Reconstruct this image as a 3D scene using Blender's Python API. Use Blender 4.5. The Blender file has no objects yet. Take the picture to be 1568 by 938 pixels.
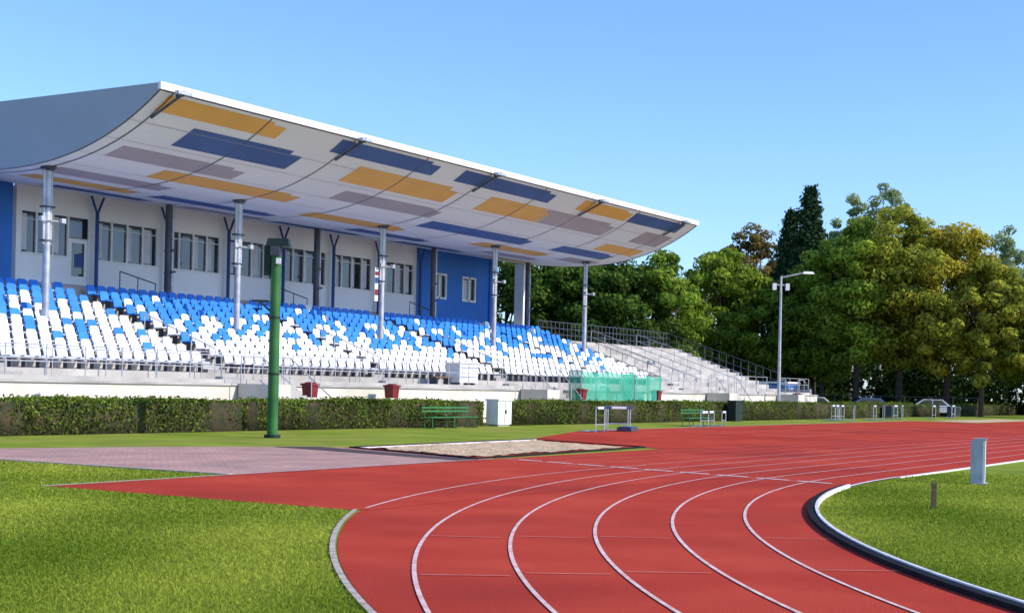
import bpy, math, random
import numpy as np
from mathutils import Matrix, Vector
random.seed(7); rng=np.random.default_rng(7)
sc=bpy.context.scene
# ---------------------------------------------------------------- materials
def mat(name,c1,c2=None,scale=1.0,rough=0.7,bump=0.0,bscale=20.0,metal=0.0,detail=4,spec=0.3,c3=None,scale3=0.1,stretch=None,fac3=0.5,alpha=1.0):
    m=bpy.data.materials.new(name); m.use_nodes=True
    nt=m.node_tree; N=nt.nodes; L=nt.links; b=N['Principled BSDF']
    b.inputs['Roughness'].default_value=rough; b.inputs['Metallic'].default_value=metal
    b.inputs['Specular IOR Level'].default_value=spec; b.inputs['Alpha'].default_value=alpha
    b.inputs['Base Color'].default_value=(*c1,1)
    tc=N.new('ShaderNodeTexCoord'); src=tc.outputs['Object']
    if stretch:
        mp=N.new('ShaderNodeMapping'); mp.inputs['Scale'].default_value=stretch
        L.new(src,mp.inputs['Vector']); src=mp.outputs['Vector']
    out=None
    if c2:
        n=N.new('ShaderNodeTexNoise'); n.inputs['Scale'].default_value=scale; n.inputs['Detail'].default_value=detail
        L.new(src,n.inputs['Vector'])
        r=N.new('ShaderNodeValToRGB'); r.color_ramp.elements[0].position=.35; r.color_ramp.elements[1].position=.65
        r.color_ramp.elements[0].color=(*c1,1); r.color_ramp.elements[1].color=(*c2,1)
        L.new(n.outputs['Fac'],r.inputs['Fac']); out=r.outputs['Color']
        if c3:
            n3=N.new('ShaderNodeTexNoise'); n3.inputs['Scale'].default_value=scale3; n3.inputs['Detail'].default_value=5
            L.new(src,n3.inputs['Vector'])
            r3=N.new('ShaderNodeValToRGB'); r3.color_ramp.elements[0].position=.45; r3.color_ramp.elements[1].position=.7
            r3.color_ramp.elements[0].color=(0,0,0,1); r3.color_ramp.elements[1].color=(fac3,fac3,fac3,1)
            L.new(n3.outputs['Fac'],r3.inputs['Fac'])
            mx=N.new('ShaderNodeMixRGB'); L.new(r3.outputs['Color'],mx.inputs['Fac']); L.new(out,mx.inputs['Color1'])
            mx.inputs['Color2'].default_value=(*c3,1); out=mx.outputs['Color']
        L.new(out,b.inputs['Base Color'])
    if bump:
        n2=N.new('ShaderNodeTexNoise'); n2.inputs['Scale'].default_value=bscale; n2.inputs['Detail'].default_value=6
        L.new(tc.outputs['Object'],n2.inputs['Vector'])
        bp=N.new('ShaderNodeBump'); bp.inputs['Strength'].default_value=bump; bp.inputs['Distance'].default_value=.05
        L.new(n2.outputs['Fac'],bp.inputs['Height']); L.new(bp.outputs['Normal'],b.inputs['Normal'])
    return m
def leafmat(name,dark,light,trans=.3):
    m=bpy.data.materials.new(name); m.use_nodes=True
    nt=m.node_tree; N=nt.nodes; L=nt.links
    for n in list(N): N.remove(n)
    o=N.new('ShaderNodeOutputMaterial'); d=N.new('ShaderNodeBsdfDiffuse'); t=N.new('ShaderNodeBsdfTranslucent')
    mx=N.new('ShaderNodeMixShader'); mx.inputs[0].default_value=trans
    a=N.new('ShaderNodeAttribute'); a.attribute_name='tint'
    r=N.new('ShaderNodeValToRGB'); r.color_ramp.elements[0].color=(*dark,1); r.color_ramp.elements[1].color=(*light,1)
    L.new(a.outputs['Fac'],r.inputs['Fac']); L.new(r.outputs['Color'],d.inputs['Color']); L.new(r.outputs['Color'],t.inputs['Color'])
    L.new(d.outputs[0],mx.inputs[1]); L.new(t.outputs[0],mx.inputs[2]); L.new(mx.outputs[0],o.inputs['Surface'])
    return m
# ---------------------------------------------------------------- mesh builder
class MB:
    def __init__(s): s.v=[]; s.f=[]; s.m=[]; s.mats=[]
    def mi(s,m):
        if m not in s.mats: s.mats.append(m)
        return s.mats.index(m)
    def poly(s,pts,m):
        b=len(s.v); s.v+= [tuple(p) for p in pts]; s.f.append(tuple(range(b,b+len(pts)))); s.m.append(s.mi(m))
    def box(s,x0,x1,y0,y1,z0,z1,m):
        b=len(s.v); k=s.mi(m)
        s.v+=[(x0,y0,z0),(x1,y0,z0),(x1,y1,z0),(x0,y1,z0),(x0,y0,z1),(x1,y0,z1),(x1,y1,z1),(x0,y1,z1)]
        for q in ((0,3,2,1),(4,5,6,7),(0,1,5,4),(1,2,6,5),(2,3,7,6),(3,0,4,7)):
            s.f.append(tuple(b+i for i in q)); s.m.append(k)
    def cyl(s,p0,p1,r0,m,r1=None,n=8):
        r1=r0 if r1 is None else r1
        p0=Vector(p0);p1=Vector(p1); d=(p1-p0).normalized()
        a=d.cross(Vector((0,0,1)) if abs(d.z)<.9 else Vector((1,0,0))).normalized(); c=d.cross(a)
        b=len(s.v); k=s.mi(m)
        for p,r in((p0,r0),(p1,r1)):
            for i in range(n):
                t=2*math.pi*i/n; q=p+a*(math.cos(t)*r)+c*(math.sin(t)*r); s.v.append(tuple(q))
        for i in range(n):
            j=(i+1)%n; s.f.append((b+i,b+j,b+n+j,b+n+i)); s.m.append(k)
        s.f.append(tuple(b+i for i in reversed(range(n)))); s.m.append(k)
        s.f.append(tuple(b+n+i for i in range(n))); s.m.append(k)
    def obox(s,c,ax,hx,hy,z0,z1,m,top=1.0):
        ca,sa=math.cos(ax),math.sin(ax); b=len(s.v); k=s.mi(m)
        for z,t in((z0,1),(z1,top)):
            for sx,sy in((-1,-1),(1,-1),(1,1),(-1,1)):
                X=sx*hx*t;Y=sy*hy*t; s.v.append((c[0]+X*ca-Y*sa,c[1]+X*sa+Y*ca,z))
        for q in ((0,3,2,1),(4,5,6,7),(0,1,5,4),(1,2,6,5),(2,3,7,6),(3,0,4,7)):
            s.f.append(tuple(b+i for i in q)); s.m.append(k)
    def build(s,name,parent=None,smooth=False):
        me=bpy.data.meshes.new(name); me.from_pydata(s.v,[],s.f)
        for m in s.mats: me.materials.append(m)
        me.polygons.foreach_set('material_index',s.m)
        if smooth: me.polygons.foreach_set('use_smooth',[True]*len(s.f))
        me.update(); o=bpy.data.objects.new(name,me); sc.collection.objects.link(o)
        if parent: o.parent=parent
        return o
def empty(name):
    o=bpy.data.objects.new(name,None); sc.collection.objects.link(o); return o
def quads_mesh(name,V,mats,tint,midx=None,nv=4,extra=None,parent=None):
    n=V.shape[0]; me=bpy.data.meshes.new(name)
    vv=V.reshape(-1,3); nf=n; loops=np.arange(n*nv); ls=np.arange(n)*nv; lt=np.full(n,nv)
    mi=np.zeros(n,int) if midx is None else midx; tn=tint
    if extra:
        ev=np.array(extra.v); b=len(vv); vv=np.vstack([vv,ev]); lo=[];st=[];tt=[];off=len(loops)
        for f in extra.f: st.append(off+len(lo)); tt.append(len(f)); lo+= [b+i for i in f]
        loops=np.concatenate([loops,lo]); ls=np.concatenate([ls,st]); lt=np.concatenate([lt,tt]); nf+=len(extra.f)
        mi=np.concatenate([mi,[len(mats)+k for k in extra.m]]); mats=mats+extra.mats
        tn=np.concatenate([tint,np.zeros(len(extra.f))])
    me.vertices.add(len(vv)); me.vertices.foreach_set('co',vv.ravel().astype(np.float32))
    me.loops.add(len(loops)); me.loops.foreach_set('vertex_index',loops.astype(np.int32))
    me.polygons.add(nf); me.polygons.foreach_set('loop_start',ls.astype(np.int32)); me.polygons.foreach_set('loop_total',lt.astype(np.int32))
    for m in mats: me.materials.append(m)
    me.polygons.foreach_set('material_index',mi.astype(np.int32))
    a=me.attributes.new('tint','FLOAT','FACE'); a.data.foreach_set('value',tn.astype(np.float32))
    me.update(calc_edges=True); me.validate()
    o=bpy.data.objects.new(name,me); sc.collection.objects.link(o)
    if parent: o.parent=parent
    return o
def leaf_quads(P,size,rnd,flat=0.0,aspect=.6,out=None):
    n=len(P); a=rnd.normal(size=(n,3)); 
    if out is not None:
        a-=out*(a*out).sum(1)[:,None]*.75
    a/=np.linalg.norm(a,axis=1)[:,None]
    b=rnd.normal(size=(n,3)); b[:,2]*=1-flat
    if out is not None: b-=out*(b*out).sum(1)[:,None]*.75
    b-=a*(a*b).sum(1)[:,None]; b/=np.linalg.norm(b,axis=1)[:,None]
    s=size*rnd.uniform(.6,1.3,n)
    a=a*s[:,None]; b=b*(s*aspect)[:,None]
    return np.stack([P-a,P-b*.9+a*.1,P+a,P+b*.9+a*.1],1)
# ---------------------------------------------------------------- palette
M_grass=mat('grass_ground',(.19,.26,.022),(.29,.36,.036),.5,.95,.6,60,c3=(.38,.33,.08),scale3=.3,fac3=.7,spec=.1,detail=8)
M_red=mat('track_rubber',(.47,.050,.028),(.55,.070,.038),.6,.9,.35,90,c3=(.33,.036,.024),scale3=.22,fac3=.75,spec=.05,detail=9)
M_line=mat('track_paint',(.64,.36,.31),(.78,.62,.56),5,.8,detail=8)
M_linef=mat('track_paint_worn',(.56,.15,.11),(.66,.30,.24),3,.8)
M_kerbw=mat('kerb_white_paint',(.82,.80,.77),(.60,.58,.55),4,.6)
M_black=mat('black_rubber_and_shade',(.010,.010,.012),(.018,.018,.02),5,.85,spec=.1)  # rubber parts, also the painted shade beside the inner kerb
M_kerb=mat('concrete_kerb',(.58,.46,.40),(.42,.33,.28),6,.9,.3,30)
M_sand=mat('sand',(.68,.49,.29),(.52,.36,.21),2,1,.8,8,detail=8)
M_asph=mat('dark_asphalt',(.06,.045,.045),(.13,.08,.08),3,.9,.4,50)
M_conc=mat('concrete',(.50,.47,.43),(.38,.355,.33),.6,.9,.3,15,c3=(.22,.205,.19),scale3=.5,fac3=.6,detail=8)
M_concd=mat('concrete_steps',(.36,.35,.34),(.28,.27,.26),.8,.9,.3,15)
M_wwall=mat('cream_render',(.76,.69,.58),(.62,.56,.47),.5,.85,.2,12,stretch=(1,1,.3),c3=(.42,.38,.32),scale3=.8,fac3=.4,detail=8)
M_seatb=mat('seat_blue_plastic',(.02,.18,.64),(.03,.23,.74),.7,.5,spec=.25)
M_seatw=mat('seat_white_plastic',(.86,.86,.86),(.78,.78,.80),.7,.45,spec=.3)
M_steel=mat('galvanised_steel',(.50,.51,.54),(.36,.375,.41),3,.45,metal=.4)
M_dsteel=mat('dark_steel',(.06,.065,.08),(.1,.1,.12),2,.5,metal=.3)
M_roof=mat('canopy_panel_grey',(.84,.83,.83),(.79,.78,.79),.25,.6)
M_roofend=mat('canopy_end_sheet',(.35,.37,.40),(.32,.34,.37),.3,.55)
M_roofw=mat('white_fascia',(.84,.84,.84),(.78,.78,.78),.5,.4)
M_or=mat('panel_orange',(.86,.44,.085),(.78,.39,.075),.4,.6)
M_bl=mat('panel_blue',(.045,.10,.29),(.06,.13,.35),.4,.6)
M_mv=mat('panel_mauve',(.44,.37,.40),(.40,.33,.36),.4,.6)
M_fblue=mat('facade_blue',(.03,.18,.58),(.025,.15,.50),.4,.6)
M_fdblue=mat('pilaster_blue',(.02,.06,.22),(.025,.07,.25),.4,.5)
M_fgrey=mat('facade_grey',(.86,.86,.86),(.78,.78,.79),.4,.6)
M_glass=mat('window_glass',(.015,.018,.022),(.06,.06,.06),.6,.05,spec=.8)
M_blind=mat('window_blind',(.62,.63,.65),(.52,.53,.55),2,.7)
M_white=mat('white_paint',(.82,.82,.80),(.74,.74,.72),2,.5)
M_green=mat('green_post_paint',(.022,.10,.028),(.04,.155,.035),1.2,.5,detail=8)
M_bgreen=mat('bench_green_paint',(.03,.16,.05),(.04,.2,.06),2,.6)
M_gdark=mat('dark_green_paint',(.010,.02,.018),(.015,.03,.02),2,.5)
M_maroon=mat('maroon_plastic',(.24,.022,.022),(.16,.016,.016),2,.5)
M_net=mat('green_netting',(.03,.34,.21),(.06,.46,.30),.9,.8,alpha=.72)
M_bark=mat('bark',(.09,.065,.045),(.05,.04,.03),2,.95,.8,6)
M_birchbark=mat('birch_bark',(.45,.43,.40),(.15,.14,.13),3,.9)
M_rust=mat('weathered_wood',(.20,.13,.07),(.12,.08,.05),8,.9)
M_carb=mat('car_paint_blue',(.03,.10,.30),(.03,.11,.33),1,.25,spec=.5)
M_cars=mat('car_paint_silver',(.50,.52,.54),(.48,.5,.52),1,.25,spec=.5)
M_pave=bpy.data.materials.new('brick_paving'); M_pave.use_nodes=True
nt=M_pave.node_tree; b=nt.nodes['Principled BSDF']; b.inputs['Roughness'].default_value=.9
tc=nt.nodes.new('ShaderNodeTexCoord'); br=nt.nodes.new('ShaderNodeTexBrick'); br.inputs['Scale'].default_value=2.5
br.inputs['Color1'].default_value=(.60,.34,.27,1); br.inputs['Color2'].default_value=(.48,.28,.23,1); br.inputs['Mortar'].default_value=(.28,.18,.13,1)
br.inputs['Mortar Size'].default_value=.015
nt.links.new(tc.outputs['Object'],br.inputs['Vector'])
pn=nt.nodes.new('ShaderNodeTexNoise'); pn.inputs['Scale'].default_value=.7; pn.inputs['Detail'].default_value=6; nt.links.new(tc.outputs['Object'],pn.inputs['Vector'])
pr=nt.nodes.new('ShaderNodeValToRGB'); pr.color_ramp.elements[0].position=.3; pr.color_ramp.elements[1].position=.7; pr.color_ramp.elements[0].color=(.72,.72,.72,1); pr.color_ramp.elements[1].color=(1.1,1.06,1.02,1); nt.links.new(pn.outputs['Fac'],pr.inputs['Fac'])
pm=nt.nodes.new('ShaderNodeMixRGB'); pm.blend_type='MULTIPLY'; pm.inputs['Fac'].default_value=1; nt.links.new(br.outputs['Color'],pm.inputs['Color1']); nt.links.new(pr.outputs['Color'],pm.inputs['Color2'])
nt.links.new(pm.outputs['Color'],b.inputs['Base Color'])
# ---------------------------------------------------------------- ground & track
g=MB(); g.poly([(-300,-400,0),(700,-400,0),(700,500,0),(-300,500,0)],M_grass); g.build('ground')
CX,CY,RI=30.0,-18.95,27.95
def rout(deg): 
    t=(129.7-deg)/15.4; return 33.1+.95*max(-.1,min(1,t))
def cp(r,deg): return (CX+r*math.cos(math.radians(deg)),CY+r*math.sin(math.radians(deg)))
t=MB()
degs=[90+i*1.0 for i in range(0,181)]
Z=.004
for i in range(len(degs)-1):
    a,bb=degs[i],degs[i+1]
    if a<115: ra,rb=34.0,34.0
    else: ra,rb=rout(a),rout(bb)
    p=[cp(RI,a),cp(ra,a),cp(rb,bb),cp(RI,bb)]
    t.poly([(*q,Z) for q in p],M_red)
t.poly([(15.8,12.15,Z*2),(15.8,18.0,Z*2),(42,18.5,Z*2),(42,9.05,Z*2),(30,9.05,Z*2),(*cp(30,90),Z*2),(*cp(32,105),Z*2),(*cp(33.9,114.5),Z*2)],M_red)
t.poly([(38.7,18.45,Z*2),(42,18.5,Z*2),(42,24.75,Z*2),(41.0,24.4,Z*2)],M_red)
t.poly([(42,9.05,Z*2),(42,24.75,Z*2),(52,28.4,Z*2),(98,28.6,Z*2),(98,9.05,Z*2)],M_red)
t.poly([(98,9.05,Z*2),(98,24,Z*2),(260,22,Z*2),(260,9.05,Z*2)],M_red)
t.build('running_track')
ln=MB(); W=.021; ZL=.013
def arcline(mb,rf,d0,d1,m,w=W,z=ZL,step=.5):
    n=max(2,int((d1-d0)/step)); 
    for i in range(n):
        a=d0+(d1-d0)*i/n; b2=d0+(d1-d0)*(i+1)/n
        ra,rb=rf(a),rf(b2)
        mb.poly([(*cp(ra-w,a),z),(*cp(ra+w,a),z),(*cp(rb+w,b2),z),(*cp(rb-w,b2),z)],m)
for k in range(1,6):
    rad=RI+.955*k
    arcline(ln,lambda d,rad=rad:rad,90,270,M_line)
    ln.poly([(30,CY+rad-W,ZL),(250,CY+rad-W,ZL),(250,CY+rad+W,ZL),(30,CY+rad+W,ZL)],M_line)
arcline(ln,lambda d:(33.62+.4*max(0,min(1,(d-90)/24.))),90,114,M_line)
for k in range(6,10):
    y=9.0+.96*k
    x0=30 if k==6 else 28.2
    ln.poly([(x0,y-W*.8,ZL),(250,y-W*.8,ZL),(250,y+W*.8,ZL),(x0,y+W*.8,ZL)],M_line if k==6 else M_linef)
for y in (20.5,22,24.2,26.5):
    ln.poly([(54,y-.03,ZL),(98,y-.03,ZL),(98,y+.03,ZL),(54,y+.03,ZL)],M_linef)
ln.poly([(52,28.3,ZL),(98,28.5,ZL),(98,28.62,ZL),(52,28.42,ZL)],M_line)
for k in range(9):
    ya=9.3+k*.96; x=26.9+.29*k
    ln.poly([(x,ya,.017),(x+.10,ya,.017),(x+.32,ya+.75,.017),(x+.2,ya+.75,.017)],M_kerbw)
ln.poly([(26.8,9.2,.015),(26.84,9.2,.015),(29.44,18,.015),(29.4,18,.015)],M_line)
for dg in (118.5,124.5):
    for k in (0,2,3,4):
        a=dg+.35*k; r0=RI+.955*k+.1; r1=r0+.8
        q=[cp(r0,a),cp(r1,a),cp(r1,a+.05),cp(r0,a+.05)]
        ln.poly([(*p,.015) for p in q],M_linef)
ln.build('track_markings')
ok=MB()
def ro(d): return rout(d)+.05
for i in range(306):
    a=114.6+i*.5; b2=a+.47
    if b2>268: break
    ra,rb=ro(a),ro(b2)
    p0,p1,p2,p3=cp(ra-.03,a),cp(ra+.03,a),cp(rb+.03,b2),cp(rb-.03,b2)
    ok.poly([(*p0,.02),(*p1,.02),(*p2,.02),(*p3,.02)],M_kerb)
x=15.7
while x<29:
    y=17.95+(x-15.7)/13.3*.3; ok.poly([(x,y,.02),(x+.78,y+.018,.02),(x+.78,y+.118,.02),(x,y+.1,.02)],M_kerb); x+=.8
ok.box(20.0,20.12,18.1,26,.0,.03,M_kerb)
ok.build('edging_kerb')
ik=MB()
def ring(mb,r0,r1,z0,z1,m,d0,d1,step=.5):
    n=int((d1-d0)/step)
    for i in range(n):
        a=d0+i*step;b2=a+step
        A,B,C,D=cp(r0,a),cp(r1,a),cp(r1,b2),cp(r0,b2)
        mb.poly([(*A,z1),(*B,z1),(*C,z1),(*D,z1)],m)
        mb.poly([(*B,z0),(*C,z0),(*C,z1),(*B,z1)],m); mb.poly([(*A,z0),(*D,z0),(*D,z1),(*A,z1)],m)
ring(ik,RI-.065,RI-.02,.0,.07,M_kerbw,98,266)
ring(ik,RI-.02,RI+.09,.0,.055,M_black,98,266)  # black strip stands in for shade and dark gap outside the kerb
ik.box(30,250,8.9,8.98,0,.03,M_kerbw)
arcline(ik,lambda d:RI-.03,90,98,M_kerbw,w=.04,z=.03)
ik.build('inner_track_kerb')
pv=MB(); pv.poly([(20.12,18.1,.006),(29.0,18.2,.006),(31.2,23.8,.006),(29.2,25.6,.006),(27,26.8,.006),(23,28.2,.006),(16,31,.006),(13,29,.006),(19.8,24.2,.006)],M_pave); pv.build('brick_path')
sp=MB()
def lerp(a,b,t): return a+(b-a)*t
P00=(28.9,18.5);P10=(39.1,19.2);P11=(41.2,24.3);P01=(31.0,23.8)
def pit(u,v):
    x=lerp(lerp(P00[0],P10[0],u),lerp(P01[0],P11[0],u),v); y=lerp(lerp(P00[1],P10[1],u),lerp(P01[1],P11[1],u),v); return x,y
sp.poly([(*pit(-.0,-.0),.010),(*pit(1.0,-.0),.010),(*pit(1.0,1.03),.010),(*pit(-.02,1.03),.010)],M_red)
nu,nv=80,40
nr=np.random.default_rng(3)
hn_=nr.normal(size=(nv+1,nu+1))
for _ in range(3): hn_=(hn_+np.roll(hn_,1,0)+np.roll(hn_,-1,0)+np.roll(hn_,1,1)+np.roll(hn_,-1,1))/5
hn_/=hn_.std()
hv=[[(*pit(.05+.88*i/nu+.006*math.sin(j*.9)*(i in(0,nu)),.08+.81*j/nv+.012*math.sin(i*.5)*(j in(0,nv))),.028+.012*max(-1,min(1.6,hn_[j,i]))) for i in range(nu+1)] for j in range(nv+1)]
for j in range(nv):
    for i in range(nu): sp.poly([hv[j][i],hv[j][i+1],hv[j+1][i+1],hv[j+1][i]],M_sand)
def strip(mb,u0,v0,u1,v1,w,z0,z1,m):
    a=Vector((*pit(u0,v0),0)); c=Vector((*pit(u1,v1),0)); d=(c-a).normalized(); nn=Vector((-d.y,d.x,0))*w
    q=[a-nn,c-nn,c+nn,a+nn]
    mb.poly([(p.x,p.y,z1) for p in q],m)
    for i in range(4):
        p,r=q[i],q[(i+1)%4]; mb.poly([(p.x,p.y,z0),(r.x,r.y,z0),(r.x,r.y,z1),(p.x,p.y,z1)],m)
strip(sp,.0,0,1,0,.045,0,.04,M_black); strip(sp,1,.02,1,1,.05,0,.04,M_black); strip(sp,.99,1,0,1,.05,0,.04,M_black); strip(sp,0,.99,0,.02,.05,0,.04,M_black)
strip(sp,0,.93,.98,.93,.035,0,.04,M_kerbw)
sp.poly([(28.0,18.3,.014),(28.7,18.3,.014),(30.7,24.6,.014),(29.6,25.3,.014)],M_asph)
sp.build('long_jump_pit')
s2=MB(); s2.poly([(99,24.5,.012),(116,24.0,.012),(118,27.5,.012),(101,28,.012)],M_sand); s2.build('sand_area')
# ---------------------------------------------------------------- grandstand
GS=empty('grandstand')
ROW0,ZR0,DR,DZ,NR=40.5,2.0,.8,.29,11
XS0,XS1,XE=20,84,105
te=MB()
te.box(XS0,XE,37.5,37.75,0,1.52,M_wwall)
te.box(XS0,XE,37.42,37.95,1.52,1.60,M_conc)
te.box(XS0,XE,37.95,40.5,0,1.75,M_conc)
for r in range(NR):
    y0=ROW0+r*DR; y1=y0+DR if r<NR-1 else 49.6
    te.box(XS0,XE,y0,y1,0,ZR0+r*DZ,M_conc)
te.box(XS0,XS1+1,49.6,52,0,5.6,M_conc)
te.box(XE-.25,XE,37.95,40.5,1.75,2.0,M_conc)
te.build('terrace',GS)
st=MB()
for xs in (43.0,63.5,86.0,98.0):
    for i in range(8):
        st.box(xs+i*.32,xs+(i+1)*.32,35.9,37.42,0,1.6-i*.2,M_conc)
    st.box(xs-1.2,xs,35.9,37.42,0,1.6,M_wwall)
    for yy in (35.95,37.3):
        st.cyl((xs-1.2,yy,2.6),(xs,yy,2.6),.025,M_steel,n=6); st.cyl((xs,yy,2.6),(xs+2.56,yy,1.1),.025,M_steel,n=6)
        for q in (-1.2,0,1.28,2.56):
            zt=2.6-(max(0,q)/2.56)*1.5; st.cyl((xs+q,yy,zt-1),(xs+q,yy,zt),.022,M_steel,n=6)
st.build('front_stairs',GS)
def seat_template():
    v=[];f=[]
    out=[(-.23,.42),(.23,.42),(.24,.72),(.17,.83),(-.17,.83),(-.24,.72)]
    for k,(yy) in enumerate((0,.05)):
        for x,z in out: v.append((x,.30+yy+(z-.42)*.28,z))
    f+=[tuple(range(0,6)),tuple(range(11,5,-1))]
    for i in range(6): j=(i+1)%6; f.append((i,j,6+j,6+i))
    b=len(v)
    for z,s in((.38,.9),(.44,1)):
        v+=[(-.24*s,-.12,z-.0),(.24*s,-.12,z),(.24*s,.34,z-.03),(-.24*s,.34,z-.03)]
    for q in ((0,3,2,1),(4,5,6,7),(0,1,5,4),(1,2,6,5),(2,3,7,6),(3,0,4,7)): f.append(tuple(b+i for i in q))
    b=len(v)
    v+=[(-.04,.05,0),(.04,.05,0),(.04,.25,0),(-.04,.25,0),(-.04,.05,.39),(.04,.05,.39),(.04,.25,.39),(-.04,.25,.39)]
    for q in ((0,1,5,4),(1,2,6,5),(2,3,7,6),(3,0,4,7)): f.append(tuple(b+i for i in q))
    return v,f
sv,sf=seat_template()
se=MB(); ib=se.mi(M_seatb); iw=se.mi(M_seatw); idk=se.mi(M_dsteel)
pb=[.0,.03,.10,.24,.36,.44,.52,.62,.80,.93,.98]
aisles=[39.2+10.85*k+5.2 for k in range(-2,5)]
for r in range(NR):
    y=ROW0+r*DR+.25; z=ZR0+r*DZ; x=XS0+.5; prev=False
    while x<XS1-.2:
        if not any(abs(x-a)<.55 for a in aisles):
            blue=random.random()<pb[r]
            jx,jy=random.uniform(-.015,.015),random.uniform(-.02,.02)
            b0=len(se.v); 
            for p in sv: se.v.append((p[0]+x+jx,p[1]+y+jy*(p[2]>.6),p[2]+z))
            for q in sf: se.f.append(tuple(b0+i for i in q)); 
            c=ib if blue else iw
            se.m+=[c]*(len(sf)-4)+[idk]*4
        x+=.62
se.build('stadium_seats',GS)
ra=MB()
for a in aisles:
    for r in range(NR):
        y=ROW0+r*DR; z=ZR0+r*DZ
        ra.box(a-.5,a+.5,y-.38,y-.002,z-DZ,z-DZ/2,M_concd)
    ra.cyl((a-.55,ROW0,2.95),(a-.55,ROW0+4,4.4),.025,M_steel,n=6)
    for q in range(4): ra.cyl((a-.55,ROW0+q*1.3,2.0+q*.45),(a-.55,ROW0+q*1.3,2.95+q*.47),.022,M_steel,n=6)
def railing(mb,p0,p1,h,sp_,m,rails=(1.0,.5),r=.022,mid=None):
    p0=Vector(p0);p1=Vector(p1);L=(p1-p0).length;n=max(1,int(L/sp_))
    for i in range(n+1):
        p=p0.lerp(p1,i/n); mb.cyl(p,(p.x,p.y,p.z+h),r,m,n=6)
    for q in rails: mb.cyl((p0.x,p0.y,p0.z+h*q),(p1.x,p1.y,p1.z+h*q),r,m,n=6)
for (a,b2) in ((20,41.6),(43.4,62),(64,84.5),(87,96.5),(99,104.8)):
    railing(ra,(a,38.1,1.75),(b2,38.1,1.75),1.0,1.6,M_steel,rails=(1,.55))
railing(ra,(28,40.2,1.75),(60,40.2,1.75),.95,2.4,M_steel,rails=(1,.5))
railing(ra,(84.5,49.5,4.9),(104.8,49.5,4.9),1.25,.55,M_dsteel,rails=(1,.66,.33),r=.028)
railing(ra,(104.8,40.5,2.0),(104.8,49.5,4.9),1.2,.6,M_dsteel,rails=(1,.5),r=.028)
railing(ra,(84.6,40.6,2.0),(84.6,49.4,5.0),1.1,.9,M_dsteel,rails=(1,.5))
railing(ra,(98,40.6,2.0),(98,49.0,4.8),1.0,1.0,M_steel,rails=(1,.5))
railing(ra,(91,40.6,2.0),(91,49.0,4.8),1.0,1.0,M_steel,rails=(1,.5))
for gx in (47.5,58.5,70.0):
    ra.cyl((gx,49.7,6.5),(gx+2.2,49.7,6.1),.03,M_dsteel,n=6)
    for q in (0,1.1,2.2): ra.cyl((gx+q,49.7,5.5),(gx+q,49.7,6.5-q*.18),.025,M_dsteel,n=6)
ra.build('railings',GS)
co=MB(); CXs=[39.2+10.85*k for k in range(5)]
_c=np.polyfit([38.5,40.3,42.1,44.4,46.8,49.5,52.2],[12.05,10.98,10.32,9.83,9.70,9.82,10.1],4)
zu=lambda Y: float(np.polyval(_c,Y))
for cx in CXs:
    zb=ZR0+5*DZ
    co.cyl((cx,45,zb),(cx,45,zu(45)-.02),.14,M_steel,n=14)
    co.cyl((cx,45,zb),(cx,45,zb+.06),.3,M_steel,n=14)
    for dx in (-.17,.17): co.cyl((cx+dx,45.0,6.8),(cx+dx,45.0,zu(45)-.02),.06,M_steel,n=8)
    for zz in (6.9,8.2): co.box(cx-.26,cx+.26,44.85,45.15,zz,zz+.07,M_dsteel)
    co.cyl((cx,45,zu(45)-.16),(cx,45,zu(45)-.02),.18,M_dsteel,r1=.32,n=12)
    co.cyl((cx-.55,44.8,7.7),(cx+.55,44.8,7.7),.03,M_steel,n=6)
    for dx in (-.5,.5): co.obox((cx+dx,44.7),0,.10,.08,7.64,7.82,M_steel)
    co.cyl((cx,49.3,5.0),(cx,49.3,zu(49.3)-.02),.14,M_dsteel,n=12)
    co.cyl((cx+.28,49.3,5.0),(cx+.28,49.3,zu(49.3)-.02),.08,M_steel,n=8)
    for zz in (6.6,7.6): co.cyl((cx-.3,49.2,zz),(cx+.4,49.2,zz+.1),.05,M_dsteel,n=6)
co.box(CXs[2]-.72,CXs[2]-.45,44.9,44.96,5.9,7.6,M_white); co.box(CXs[2]-.71,CXs[2]-.46,44.88,44.9,6.2,6.5,M_maroon); co.box(CXs[2]-.71,CXs[2]-.46,44.88,44.9,6.8,7.1,M_fdblue)
co.box(CXs[2]-.71,CXs[2]-.46,44.88,44.9,7.2,7.4,M_maroon)
co.build('columns',GS,True)
bpy.data.objects['columns'].data.set_sharp_from_angle(angle=.7)
RX0,RX1=38.45,85.1
ca=MB(); YS=list(np.linspace(38.5,52.2,30))
for i in range(len(YS)-1):
    a,b2=YS[i],YS[i+1]
    ca.poly([(RX0,a,zu(a)),(RX1,a,zu(a)),(RX1,b2,zu(b2)),(RX0,b2,zu(b2))],M_roof)
    for X in (RX0,RX1):
        ca.poly([(X,a,zu(a)),(X,b2,zu(b2)),(X,b2,12.32),(X,a,12.32)],M_roofend)
ca.poly([(RX0,38.5,12.32),(RX1,38.5,12.32),(RX1,52.2,12.32),(RX0,52.2,12.32)],M_roofend)
ca.poly([(RX0,52.2,12.32),(RX1,52.2,12.32),(RX1,52.2,zu(52.2)),(RX0,52.2,zu(52.2))],M_roofend)
ca.box(RX0-.03,RX1+.05,38.36,38.498,12.08,12.34,M_roofw)
def curvestrip(x0,x1,y0,y1,off,m,n=10):
    for i in range(n):
        a=y0+(y1-y0)*i/n;b2=y0+(y1-y0)*(i+1)/n
        ca.poly([(x0,a,zu(a)-off),(x1,a,zu(a)-off),(x1,b2,zu(b2)-off),(x0,b2,zu(b2)-off)],m)
joints=[CXs[0]+5.425*i for i in range(9)]
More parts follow.
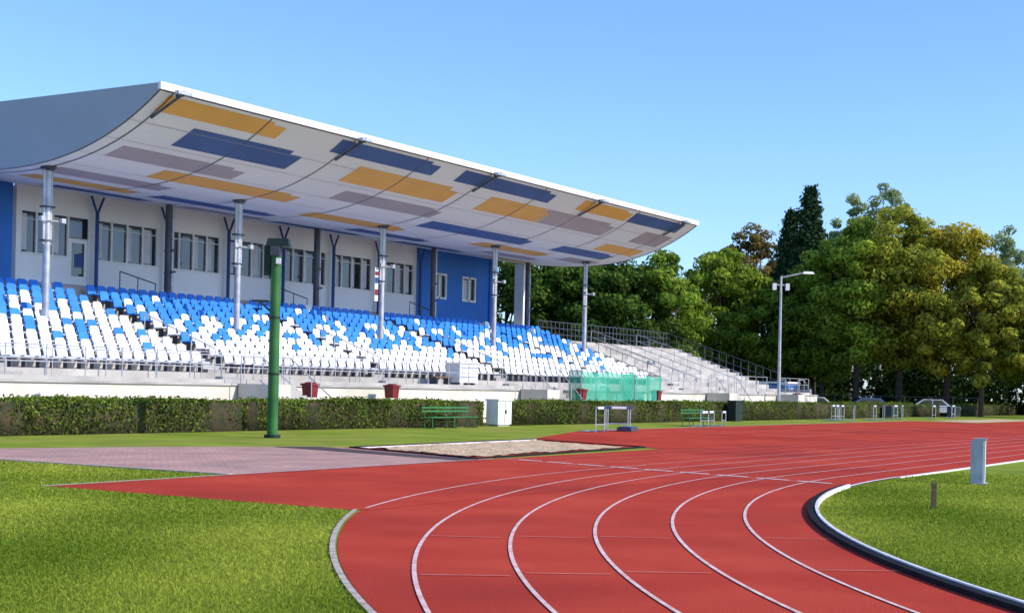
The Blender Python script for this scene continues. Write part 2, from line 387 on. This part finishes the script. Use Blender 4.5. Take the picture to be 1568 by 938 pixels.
for X in joints: curvestrip(X-.035,X+.035,38.5,52.1,.02,M_dsteel,24)
curvestrip(RX0,RX0+.08,38.5,52.1,.02,M_dsteel,24); curvestrip(RX1-.12,RX1,38.5,52.1,.02,M_dsteel,24)
for X in CXs:
    ca.box(X-.05,X+.05,37.95,38.36,11.9,12.1,M_dsteel); ca.cyl((X,38.1,11.95),(X,39.6,zu(39.6)-.1),.05,M_dsteel,n=6); ca.box(X-.35,X+.35,37.9,38.1,11.95,12.06,M_steel)
for Y in (40.0,41.2,42.6,44.0,45.4,47.0,48.5,50.2):
    ca.poly([(RX0,Y,zu(Y)-.012),(RX1,Y,zu(Y)-.012),(RX1,Y+.02,zu(Y+.02)-.012),(RX0,Y+.02,zu(Y+.02)-.012)],M_mv)
R=[(38.62,39.35,[(39.1,45,M_or),(49.3,56.1,M_bl),(58.8,67.0,M_bl),(70.8,76,M_or),(77,83.7,M_bl)]),
(39.75,40.95,[(41.6,47.5,M_bl),(52.0,59.4,M_or),(63,68.6,M_or),(68.7,76,M_mv),(80.5,84.2,M_mv)]),
(41.6,42.6,[(39.8,46.0,M_mv),(53.4,60.7,M_mv),(79,84.0,M_or)]),
(42.9,44.0,[(43.3,51.2,M_or),(62.3,72,M_bl),(76,82,M_bl)]),
(44.7,45.8,[(39.5,45,M_mv),(55,62,M_or),(70,77,M_or),(80,84.0,M_mv)]),
(46.6,47.7,[(40,45,M_or),(47,54,M_bl),(61,67,M_bl),(74,79,M_mv)]),
(48.8,50.0,[(43,48,M_bl),(51,56,M_mv),(57.5,64,M_bl),(68,74,M_bl),(78,83,M_or)])]
for y0,y1,l in R:
    for x0,x1,m in l: 
        xm=(x0+x1)/2; d=.18*(y1-y0)
        curvestrip(x0,x1,y0,y1,.010,m,6)
        if x1<83: curvestrip(x1,x1+.8,y0+d,y1-d*.0,.010,m,6)
ca.build('canopy',GS)
fa=MB(); FY=52.0
def wall(x0,x1,z0,z1,m,y=FY,th=.2): fa.box(x0,x1,y,y+th,z0,z1,m)
fa.box(34,82.2,52.21,58,5.0,10.0,M_fgrey)
wall(34,43.4,5.6,10.25,M_fblue)
bays=[43.6,47.95,52.4,56.8,61.1,65.4,69.65,73.9]
for i in range(7):
    x0,x1=bays[i],bays[i+1]
    wall(x0,x1,8.95,10.25,M_fgrey); 
    if i==0:
        wall(x0,x0+3.0,5.6,7.15,M_fgrey); wall(x1-.25,x1,5.6,8.95,M_fgrey)
        fa.box(x0+3.0,x0+4.1,FY+.05,FY+.1,5.6,8.0,M_white); fa.box(x0+3.2,x0+3.9,FY+.03,FY+.05,6.3,7.8,M_glass)
        fa.box(x0+3.35,x0+3.8,FY+.01,FY+.03,6.7,7.3,M_fdblue)
        fa.box(x0+3.0,x0+4.1,FY+.05,FY+.1,8.05,8.95,M_glass); wx1=x0+3.0
    else:
        wall(x0,x1,5.6,7.15,M_fgrey); wx1=x1-.25; wall(x1-.25,x1,7.15,8.95,M_fgrey)
    wx0=x0+.25; wall(x0,wx0,7.15,8.95,M_fgrey)
    fa.box(wx0,wx1,FY+.13,FY+.16,7.15,8.95,M_glass)
    npn=4 if i else 3
    for j in range(npn+1):
        X=wx0+(wx1-wx0)*j/npn; X=min(max(X,wx0+.04),wx1-.04)
        fa.box(X-.05,X+.05,FY+.04,FY+.128,7.15,8.95,M_white)
        if j<npn and (i*3+j)%3!=1:
            w=(wx1-wx0)/npn; bw=w*random.choice([.25,.35,.5]); fa.box(X+.055,X+.055+bw,FY+.10,FY+.127,7.25,8.85,M_blind)
    fa.box(wx0,wx1,FY-.05,FY+.03,7.08,7.15,M_white); fa.box(wx0,wx1,FY+.06,FY+.12,8.6,8.64,M_white)
    fa.box(x0,x1,FY-.03,FY-.001,5.6,5.9,M_mv)
for X in bays[1:]:
    fa.cyl((X,51.7,5.6),(X,51.7,9.3),.09,M_fdblue,n=10)
    for s in(-1,1): 
        fa.cyl((X,51.7,9.2),(X+s*.38,51.7,10.0),.055,M_fdblue,n=8)
segs=[(73.9,75.6),(77.2,79.0),(80.6,82.2)]
for a,b2 in segs: wall(a,b2,7.1,8.7,M_fblue)
wall(73.9,82.2,5.0,7.1,M_fblue); wall(73.9,82.2,8.7,10.25,M_fblue)
for a,b2 in((75.6,77.2),(79.0,80.6)):
    fa.box(a,b2,FY+.12,FY+.15,7.1,8.7,M_glass); fa.box(a+.13,a+.7,FY+.09,FY+.118,7.2,8.5,M_blind)
    for X in (a+.06,(a+b2)/2,b2-.06): fa.box(X-.06,X+.06,FY-.03,FY+.088,7.1,8.7,M_white)
    for zz in (7.1,8.58): fa.box(a+.12,b2-.12,FY-.03,FY+.087,zz,zz+.12,M_white)
fa.box(82.2,82.45,51.9,58,5.0,10.2,M_fblue)
fa.box(84.3,85.0,50.6,51.3,0,9.9,M_white)
fa.box(79,82.4,51.0,51.12,5.0,5.75,M_white)
fa.build('facade',GS)
# ---------------------------------------------------------------- hedge
M_hleaf=leafmat('hedge_leaves',(.035,.055,.012),(.22,.30,.045),.25)
M_hcore=mat('hedge_core',(.03,.04,.015),(.08,.055,.03),3,1,.8,10)
def hedge(x0,x1,y0,y1,h,name,dens):
    core=MB(); core.box(x0+.05,x1-.05,y0+.08,y1-.08,0,h-.08,M_hcore)
    L=x1-x0; rr=np.random.default_rng(int(x0))
    nf=int(L*h*dens); ntp=int(L*(y1-y0)*dens*.8)
    Pf=np.stack([rr.uniform(x0,x1,nf),y0+np.abs(rr.normal(0,.06,nf)),rr.uniform(.05,h,nf)],1)
    Pt=np.stack([rr.uniform(x0,x1,ntp),rr.uniform(y0,y1,ntp),h-np.abs(rr.normal(0,.05,ntp))+.08*(rr.random(ntp)<.07)],1)
    ne=int((y1-y0)*h*dens); Pe=np.stack([np.where(rr.random(ne)<.5,x0,x1)+rr.normal(0,.04,ne),rr.uniform(y0,y1,ne),rr.uniform(0,h,ne)],1)
    P=np.vstack([Pf,Pt,Pe])
    wob=.05*np.sin(P[:,0]*1.3)+.04*np.sin(P[:,0]*3.7+1)+.05*np.sin(P[:,0]*.45)
    P[:,1]-=wob*(P[:,1]<y0+.3); P[:,2]+=.5*wob*(P[:,2]/h)
    t=.5+.25*np.sin(P[:,0]*2.1+P[:,2]*4)+.25*np.sin(P[:,0]*.7+2)*np.cos(P[:,2]*3)
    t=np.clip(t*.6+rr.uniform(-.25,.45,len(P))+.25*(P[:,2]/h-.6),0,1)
    keep=rr.random(len(P))<.45+.55*np.clip(P[:,2]/h*1.5+.2*np.sin(P[:,0]*1.7),0,1); P=P[keep];t=t[keep]
    quads_mesh(name,leaf_quads(P,.06,rr),[M_hleaf],t,extra=core)
hedge(20,38.0,33.7,34.9,1.05,'hedge',340)
hedge(38.25,53.2,33.7,34.9,1.07,'hedge',340)
hedge(55.2,79.5,33.7,34.9,1.08,'hedge',260)
hedge(79.8,116,33.6,34.9,1.10,'hedge',160)
hedge(118,190,33.4,34.6,1.0,'hedge',80)
# ---------------------------------------------------------------- trees
def tree(name,x,y,H,Wd,seed,dark,light,lsize=.3,K=60,per=130,trunkc=None,ragged=.25,low=.18):
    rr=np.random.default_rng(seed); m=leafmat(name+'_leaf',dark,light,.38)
    ex=MB(); bk=trunkc or M_bark
    n=K; d=rr.normal(size=(n,3)); d/=np.linalg.norm(d,axis=1)[:,None]
    rad=rr.uniform(.3,1,n)**.38; C=d*rad[:,None]
    a=Wd/2*.86; zc=H*(low+1)/2; hz=H*(1-low)/2*.92
    prof=1+ragged*np.sin(3*np.arctan2(C[:,1],C[:,0])+seed)*.8+ragged*rr.normal(size=n)*.5
    C=np.stack([C[:,0]*a*prof,C[:,1]*a*prof,zc+C[:,2]*hz],1)
    C[0]=(0,0,H*.95)
    cr=Wd*.105*rr.uniform(.55,1.4,n)
    pts=[];tn=[];on=[]
    ct=rr.uniform(0,1,n)
    for i in range(n):
        u=rr.normal(size=(per,3)); u[:,2]+=.25; u/=np.linalg.norm(u,axis=1)[:,None]; q=u*(rr.uniform(.2,1.15,per)**.5)[:,None]*cr[i]; q[:,2]*=.7
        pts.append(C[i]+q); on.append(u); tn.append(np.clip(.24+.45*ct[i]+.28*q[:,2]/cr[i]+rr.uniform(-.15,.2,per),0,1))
    P=np.vstack(pts); P[:,2]=np.minimum(P[:,2],H*1.02)
    lean=rr.uniform(-.4,.4,2)
    r0=max(.18,H*.018)
    ex.cyl((0,0,-.1),(lean[0]*.5,lean[1]*.5,H*.4),r0,bk,r1=r0*.7,n=9)
    ex.cyl((lean[0]*.5,lean[1]*.5,H*.4),(lean[0],lean[1],H*.85),r0*.7,bk,r1=r0*.15,n=7)
    for i in rr.choice(n,min(n,16),replace=False):
        z0=rr.uniform(.22,.6)*H; f=z0/H
        ex.cyl((lean[0]*f,lean[1]*f,z0),tuple(C[i]),r0*.38,bk,r1=.04,n=5)
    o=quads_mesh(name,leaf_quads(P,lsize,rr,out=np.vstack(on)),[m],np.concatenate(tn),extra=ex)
    o.location=(x,y,0); return o
def spruce(x,y,H,Wd,seed):
    rr=np.random.default_rng(seed); m=leafmat('spruce_needles',(.014,.032,.016),(.06,.11,.045),.1)
    ex=MB(); ex.cyl((0,0,-.1),(0,0,H),.28,M_bark,r1=.03,n=8)
    pts=[];tn=[]; z=H*.08
    while z<H:
        f=1-z/H; R=Wd/2*(f**.75)*rr.uniform(.8,1.12)+.15; nb=int(8+8*f)
        for b_ in range(nb):
            a=rr.uniform(0,6.28); L=R*rr.uniform(.7,1.15); n=int(34+L*34)
            s=rr.uniform(0,1,n)**.7
            P=np.stack([np.cos(a)*L*s,np.sin(a)*L*s,z-L*.35*s+.12*L*s*s],1)
            P+=rr.normal(0,1,(n,3))*np.array([.2,.2,.16])*(.5+s[:,None])
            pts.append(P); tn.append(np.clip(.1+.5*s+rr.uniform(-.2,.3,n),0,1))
        z+=.36+.22*f
    o=quads_mesh('spruce_tree',leaf_quads(np.vstack(pts),.22,rr),[m],np.concatenate(tn),extra=ex); o.location=(x,y,0)
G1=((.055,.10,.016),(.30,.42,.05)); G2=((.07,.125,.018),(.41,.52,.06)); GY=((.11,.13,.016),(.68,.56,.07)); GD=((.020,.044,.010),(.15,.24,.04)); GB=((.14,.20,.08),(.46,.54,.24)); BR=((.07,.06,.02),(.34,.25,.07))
GM=((.085,.125,.016),(.54,.53,.07))
specs=[('maple_tree',112,69,14,12,GD),('maple_tree',113.8,63,13.6,10,GD),('linden_tree',115.6,59.5,13.5,10,GD),('linden_tree',117.4,56.2,14,9,G1),
('linden_tree',124,57.5,12.0,7,G2),('maple_tree',129.9,55.8,15.6,9.5,G2),('oak_tree',154.7,63.3,20.8,9,BR),('linden_tree',131.5,52.3,12.5,9,G2),
('linden_tree',133,47.8,14.5,9,GD),('oak_tree',130,46.1,13.5,9,G1),('chestnut_tree',128.9,38.6,18.6,12.5,GM),('chestnut_tree',127.5,42,17.2,10,G2),
('chestnut_tree',129.5,34.6,16.8,10,GY),('chestnut_tree',128,31.2,13.6,8,GM),('maple_tree',131.5,27.8,12.8,9,G2),('maple_tree',134,22,13,9,GM)]
for i,(nm,x,y,H,Wd,c) in enumerate(specs):
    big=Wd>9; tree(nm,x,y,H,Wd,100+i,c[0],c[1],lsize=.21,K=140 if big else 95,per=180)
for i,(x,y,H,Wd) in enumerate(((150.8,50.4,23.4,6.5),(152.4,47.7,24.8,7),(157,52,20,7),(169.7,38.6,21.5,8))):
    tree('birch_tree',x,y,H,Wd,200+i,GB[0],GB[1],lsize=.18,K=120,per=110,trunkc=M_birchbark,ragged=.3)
spruce(143.7,52.5,22.6,8.5,5); spruce(146,55.3,20.5,8,6)
rr=np.random.default_rng(55); pts=[];tn=[]
for i in range(330):
    y=rr.uniform(-20,150); x=185+rr.uniform(-8,8); h=rr.uniform(1,8.5); r=rr.uniform(1.5,3)
    q=rr.normal(size=(90,3)); q/=np.linalg.norm(q,axis=1)[:,None]; q*=r*rr.uniform(.5,1,(90,1)); q[:,2]=np.abs(q[:,2]+h)
    pts.append(q+np.array([x,y,0])); tn.append(np.clip(rr.uniform(0,.8)+rr.uniform(-.2,.2,90),0,1))
quads_mesh('distant_trees',leaf_quads(np.vstack(pts),.5,rr),[leafmat('distant_leaf',(.012,.024,.008),(.07,.11,.03),.2)],np.concatenate(tn))
pts=[];tn=[]
for i in range(260):
    t_=rr.uniform(0,1); x=lerp(110,140,t_)+rr.uniform(-4,10)+ (6 if t_>.5 else 0); y=lerp(76,20,t_)+rr.uniform(-3,3); h=rr.uniform(.5,4.2); r=rr.uniform(.9,1.9)
    q=rr.normal(size=(110,3)); q/=np.linalg.norm(q,axis=1)[:,None]; q*=r*rr.uniform(.5,1,(110,1)); q[:,2]=np.abs(q[:,2]+h)
    pts.append(q+np.array([x+8,y,0])); tn.append(np.clip(rr.uniform(0,.6)+rr.uniform(-.2,.2,110),0,1))
quads_mesh('shrubbery',leaf_quads(np.vstack(pts),.25,rr),[leafmat('shrub_leaf',(.008,.018,.006),(.05,.08,.02),.2)],np.concatenate(tn))
# ---------------------------------------------------------------- grass blades
def blades(N,xr,yr,test,name,seed):
    r2=np.random.default_rng(seed); x=r2.uniform(*xr,N); y=r2.uniform(*yr,N)
    d=np.hypot(x,y); ang=np.degrees(np.arctan2(y,x)); k=(r2.random(N)<np.clip((11/d)**2,0,1))&(ang>31.3-24)&(ang<31.3+26)&test(x,y)
    x=x[k];y=y[k];n=len(x); h=r2.uniform(.012,.038,n); a=r2.uniform(0,6.28,n); w=r2.uniform(.004,.008,n)*(np.hypot(x,y)/12)
    B=np.stack([x,y,np.zeros(n)],1); D=np.stack([np.cos(a)*w,np.sin(a)*w,np.zeros(n)],1)
    T=B+np.stack([r2.normal(0,.02,n),r2.normal(0,.02,n),h],1)
    tint=np.clip(.45+.2*np.sin(x*1.1+.6*y)*np.sin(.7*y)+.18*np.sin(y*1.3-x)+.18*np.sin(.5*x-1.3*y+2)+r2.uniform(-.4,.4,n),0,1)
    quads_mesh(name,np.stack([B-D,B+D,T],1),[M_blade],tint,nv=3)
M_blade=leafmat('grass_blade',(.14,.215,.018),(.44,.48,.065),.35)
def left_ok(x,y):
    dd=np.hypot(x-CX,y-CY); deg=np.degrees(np.arctan2(y-CY,x-CX)); ro_=33.1+.95*np.clip((129.7-deg)/15.4,-.1,1)
    e=.05+.06*np.sin(deg*7)*np.sin(deg*17)
    return ((dd>ro_+.05+e)&(x<15.75))|((x<20)&(y>18.15))
blades(1500000,(5,20),(4,27),left_ok,'grass',1)
blades(900000,(11,34),(0,8.9),lambda x,y:np.hypot(x-CX,y-CY)<RI-.09,'grass',2)
# ---------------------------------------------------------------- objects
gp=MB(); px,py=34.4,29.4
gp.cyl((px,py,0),(px,py,5.5),.165,M_green,r1=.155,n=16); gp.cyl((px,py,0),(px,py,.1),.25,M_gdark,n=14)
gp.cyl((px,py,1.9),(px,py,1.97),.175,M_gdark,n=16); gp.cyl((px,py,3.6),(px,py,3.67),.17,M_gdark,n=16)
gp.obox((px,py),.5,.20,.14,5.5,5.78,M_dsteel); gp.obox((px+.05,py-.05),.5,.2,.36,5.78,6.02,M_gdark,top=.85)
gp.obox((px-.12,py+.22),.5,.10,.10,4.9,5.78,M_gdark); gp.obox((px-.10,py-.18),.5,.03,.07,5.25,5.42,M_white)
gp.cyl((px,py,3.7),(px-.3,py+.4,4.15),.035,M_gdark,n=6); gp.obox((px-.25,py+.36),-1.0,.25,.05,4.1,4.16,M_gdark)
gp.build('green_camera_post',None,True)
bpy.data.objects['green_camera_post'].data.set_sharp_from_angle(angle=.7)
lp=MB(); x,y=94.9,36.6
lp.cyl((x,y,0),(x,y,9.6),.13,M_steel,r1=.07,n=10); lp.cyl((x,y,9.5),(x+.9,y-1.2,9.85),.05,M_steel,n=8)
lp.obox((x+1.1,y-1.5),-.93,.42,.14,9.8,9.95,M_fgrey,top=.7)
lp.cyl((x-.3,y+.3,9.0),(x+.3,y-.3,9.0),.04,M_steel,n=6)
for s in(-1,1): lp.obox((x+.3*s,y-.35*s),.5,.2,.12,8.65,9.1,M_fgrey)
lp.cyl((x,y,0),(x,y,.6),.2,M_steel,n=10)
lp.build('street_lamp')
cb=MB(); cb.box(53.6,54.7,33.3,33.9,.08,1.1,M_white); cb.box(53.55,54.75,33.25,33.95,1.1,1.16,M_white); cb.box(53.7,54.6,33.35,33.85,0,.08,M_conc)
cb.box(54.14,54.16,33.28,33.3,.15,1.05,M_dsteel); cb.box(54.2,54.25,33.26,33.3,.55,.7,M_dsteel); cb.build('utility_cabinet')
kb=MB(); kb.box(58.3,59.9,38.4,39.2,1.85,2.75,M_white); kb.box(58.25,59.95,38.35,39.25,2.75,2.82,M_fgrey)
for X in(58.4,59.7): kb.box(X,X+.1,38.5,39.1,1.75,1.85,M_dsteel)
kb.box(59.08,59.11,38.385,38.4,1.9,2.7,M_dsteel); kb.box(56.6,58.0,38.6,39.0,2.05,2.12,M_rust); 
for X in(56.7,57.8): kb.box(X,X+.08,38.6,39.0,1.75,2.05,M_dsteel)
kb.build('storage_cabinet')
for X in (45,50.4,67,75.9,98.5):
    bn=MB(); bn.obox((X,36.6),0,.2,.2,1.12,1.58,M_maroon,top=1.15); bn.obox((X,36.6),0,.27,.27,1.58,1.66,M_maroon); bn.obox((X,36.6),0,.2,.2,1.66,1.72,M_maroon,top=.5)
    bn.cyl((X,36.85,0),(X,36.85,1.5),.04,M_dsteel,n=6); bn.box(X-.1,X+.1,36.8,36.86,1.2,1.45,M_dsteel); bn.build('litter_bin')
ns=MB()
for a,b2,h in ((66.8,72.7,2.62),(72.9,76.2,2.5)):
    for X in (a,(a+b2)/2,b2):
        ns.cyl((X,36.5,0),(X,36.5,h),.04,M_steel,n=6); ns.cyl((X,37.2,0),(X,37.2,h),.04,M_steel,n=6); ns.cyl((X,36.5,h),(X,37.2,h),.03,M_steel,n=6)
    n=24
    for i in range(n):
        X0=a+(b2-a)*i/n; X1=a+(b2-a)*(i+1)/n; w0=.05*math.sin(i*1.3);w1=.05*math.sin((i+1)*1.3)
        h0=h-.10*abs(math.sin(math.pi*i/n*2)); h1=h-.10*abs(math.sin(math.pi*(i+1)/n*2))
        ns.poly([(X0,36.44+w0,.4),(X1,36.44+w1,.4),(X1,36.44+w1*.3,h1),(X0,36.44+w0*.3,h0)],M_net)
    ns.poly([(a-.02,36.44,.4),(a-.02,37.2,.4),(a-.02,37.2,h),(a-.02,36.44,h)],M_net)
ns.build('green_net_shelter')
def bench(x,y,L,m,h=.42):
    be=MB()
    for q in (0,.16,.32): be.box(x,x+L,y+q,y+q+.07,h,h+.03,m)
    for q in (.30,.44): be.box(x,x+L,y+.45,y+.47,h+q-.08,h+q-.02,m)
    for X in (x+.15,x+L/2,x+L-.2):
        be.cyl((X,y+.05,0),(X,y+.05,h),.02,m,n=6); be.cyl((X,y+.4,0),(X,y+.5,h+.45),.02,m,n=6); be.cyl((X,y+.05,h-.02),(X,y+.4,h-.02),.02,m,n=6)
        be.cyl((X,y-.1,.02),(X,y+.55,.02),.02,m,n=6)
    be.build('park_bench')
bench(47.7,32.7,3.4,M_bgreen)
def hurdle(x,y,ang=0,h=1.0,w=1.0):
    hu=MB(); 
    for s in(-1,1):
        X=s*w*.45
        hu.cyl((X,0,.03),(X,0,h),.022,M_steel,n=6); hu.cyl((X,-.0,.03),(X,.65,.03),.025,M_steel,n=6)
    hu.box(-w/2,w/2,-.03,-.005,h-.09,h,M_white); hu.cyl((-w*.45,.0,.3),(w*.45,0,.3),.018,M_steel,n=6)
    hu.cyl((-w*.45,.62,.03),(w*.45,.62,.03),.02,M_steel,n=6)
    hu.box(-w/2,-w/2+.2,-.034,-.0305,h-.088,h-.002,M_fdblue); hu.box(w/2-.2,w/2,-.034,-.0305,h-.088,h-.002,M_fdblue)
    o=hu.build('hurdle'); o.location=(x,y,0); o.rotation_euler=(0,0,ang)
for (x,y,a) in ((51.2,27.1,.1),(53.2,27.3,-1.0),(53.6,27.6,-1.0),(90,30.8,.1),(90.7,31.3,.1),(91.3,30.9,.1),(92.0,31.4,.2),(93,30.7,.4),(97,30.6,.1),(98.5,30.4,.3),(99.4,30.8,.3),(103,31,0),(104.6,31,.2),(118,30.9,0),(119.2,31.2,0),(111,30.5,0)): hurdle(x,y,a)
fb=MB(); fb.obox((53.4,27.0),.2,.55,.3,.02,.16,M_dsteel); fb.obox((53.4,27.0),.2,.5,.25,.16,.2,M_fdblue); fb.build('starting_block_crate')
bench(64.4,29.3,2.8,M_bgreen,.38)
for (x,y,a) in ((66.9,28.6,.2),(65.6,28.7,.1),(64.6,28.6,0)): hurdle(x,y,a,h=.75)
db=MB(); db.box(78.9,79.9,33.0,33.5,0,1.15,M_gdark); db.box(78.85,79.95,32.95,33.55,1.15,1.2,M_gdark); db.build('equipment_box')
sb=MB(); 
for i,(X,Y) in enumerate(((108,32.8),(121,31.5))): sb.box(X,X+1.6,Y,Y+.7,.1,.9,M_dsteel); sb.box(X+.1,X+1.5,Y-.02,Y,.2,.8,M_gdark)
sb.build('loudspeaker_case')
for (X,Y) in ((29.4,7.16),(29.95,5.1)):  # second post is unseen, added beside the frame to cast a shadow
    ip=MB(); ip.obox((X,Y),.2,.13,.10,0,.86,M_white); ip.obox((X,Y),.2,.15,.12,.86,.90,M_steel); ip.obox((X-.09,Y+.04),.2,.06,.115,.0,.855,M_steel); ip.obox((X,Y),.2,.18,.15,0,.03,M_conc); ip.build('marker_or_caster_post')  # grey slab on the left paints the shaded face of the white post
ws=MB(); ws.obox((22.4,6.13),.4,.05,.035,0,.38,M_rust,top=.9); ws.obox((22.4,6.13),.4,.055,.04,.34,.39,M_rust); ws.build('wooden_stake')
fn=MB(); railing(fn,(106,44,0),(122,44,0),2.2,1.3,M_dsteel,rails=(1,.5,.1),r=.035); railing(fn,(122,30,0),(122,44,0),1.6,2,M_dsteel,rails=(1,.5)); fn.build('perimeter_fence')
# parked cars and kiosk beyond the track
def car(x,y,ang,m):
    c=MB(); prof=[(-2.1,.35),(2.1,.35),(2.15,.75),(1.25,.92),(.6,1.42),(-1.0,1.45),(-1.75,.98),(-2.15,.9)]
    for s in(-1,1): c.poly([(p[0],.8*s,p[1]) for p in (prof if s<0 else prof[::-1])],m)
    for i in range(8):
        a,b2=prof[i],prof[(i+1)%8]; mm=M_glass if i in(3,5) else m
        c.poly([(a[0],-.8,a[1]),(a[0],.8,a[1]),(b2[0],.8,b2[1]),(b2[0],-.8,b2[1])],mm)
    for s in(-1,1):
        for q in ([(1.0,.95),(.52,1.36),(-.2,1.38),(-.2,.95)],[(-.28,.95),(-.28,1.38),(-.95,1.38),(-1.5,1.0)]): c.poly([(p[0],.806*s,p[1]) for p in q],M_glass)
        for X in(-1.3,1.3): c.cyl((X,.62*s,.33),(X,.83*s,.33),.33,M_black,n=16); c.cyl((X,.82*s,.33),(X,.845*s,.33),.19,M_steel,n=12)
    o=c.build('parked_car'); o.location=(x,y,0); o.rotation_euler=(0,0,ang)
car(117.5,42.2,-.9,M_cars); car(121.0,38.6,-.9,M_carb); car(124,34.2,-1.0,M_cars)
kk=MB(); kk.box(119,121.6,45.2,47.4,0,2.5,M_fblue); kk.box(118.8,121.8,45.0,47.6,2.5,2.65,M_white); kk.box(119.4,120.4,45.13,45.19,0.1,2.1,M_white); kk.box(118.93,118.99,45.8,46.8,1.1,1.9,M_glass); kk.build('blue_kiosk')
# ---------------------------------------------------------------- light, sky
EL=math.radians(31); sx,sy=.24,-.97; hn=math.hypot(sx,sy); sx/=hn; sy/=hn
sd=Vector((sx*math.cos(EL),sy*math.cos(EL),math.sin(EL)))
L=bpy.data.lights.new('sun','SUN'); L.energy=5.0; L.angle=math.radians(.5); L.color=(1,.93,.82)
lo=bpy.data.objects.new('sun',L); sc.collection.objects.link(lo); lo.rotation_euler=sd.to_track_quat('Z','Y').to_euler()
w=bpy.data.worlds.new('World'); sc.world=w; w.use_nodes=True; nt=w.node_tree
bg=nt.nodes['Background']; sk=nt.nodes.new('ShaderNodeTexSky'); sk.sky_type='NISHITA'; sk.sun_disc=False
sk.sun_elevation=EL; sk.sun_rotation=math.atan2(sx,sy); sk.air_density=1.0; sk.dust_density=.4; sk.ozone_density=1.4
mx=nt.nodes.new('ShaderNodeMixRGB'); mx.blend_type='MULTIPLY'; mx.inputs['Fac'].default_value=1; mx.inputs['Color2'].default_value=(.90,1.18,1.78,1)
nt.links.new(sk.outputs[0],mx.inputs['Color1']); nt.links.new(mx.outputs[0],bg.inputs[0]); bg.inputs[1].default_value=.15
# ---------------------------------------------------------------- camera
cam=bpy.data.cameras.new('camera'); co_=bpy.data.objects.new('camera',cam); sc.collection.objects.link(co_)
al=math.atan(1376/2260); th=.022
view=Vector((math.cos(al),math.sin(al),0)); R0=Vector((math.sin(al),-math.cos(al),0)); up=Vector((0,0,1))
Rc=R0*math.cos(th)+up*math.sin(th); Uc=up*math.cos(th)-R0*math.sin(th)
M=Matrix((( Rc.x,Uc.x,-view.x,0),(Rc.y,Uc.y,-view.y,0),(Rc.z,Uc.z,-view.z,1.7),(0,0,0,1)))
co_.matrix_world=M
cam.sensor_width=36; cam.lens=36*2260/1568; cam.shift_y=(592-469)/1568; cam.clip_end=3000; cam.clip_start=.1
sc.camera=co_
sc.view_settings.view_transform='Standard'; sc.view_settings.look='None'; sc.view_settings.exposure=0
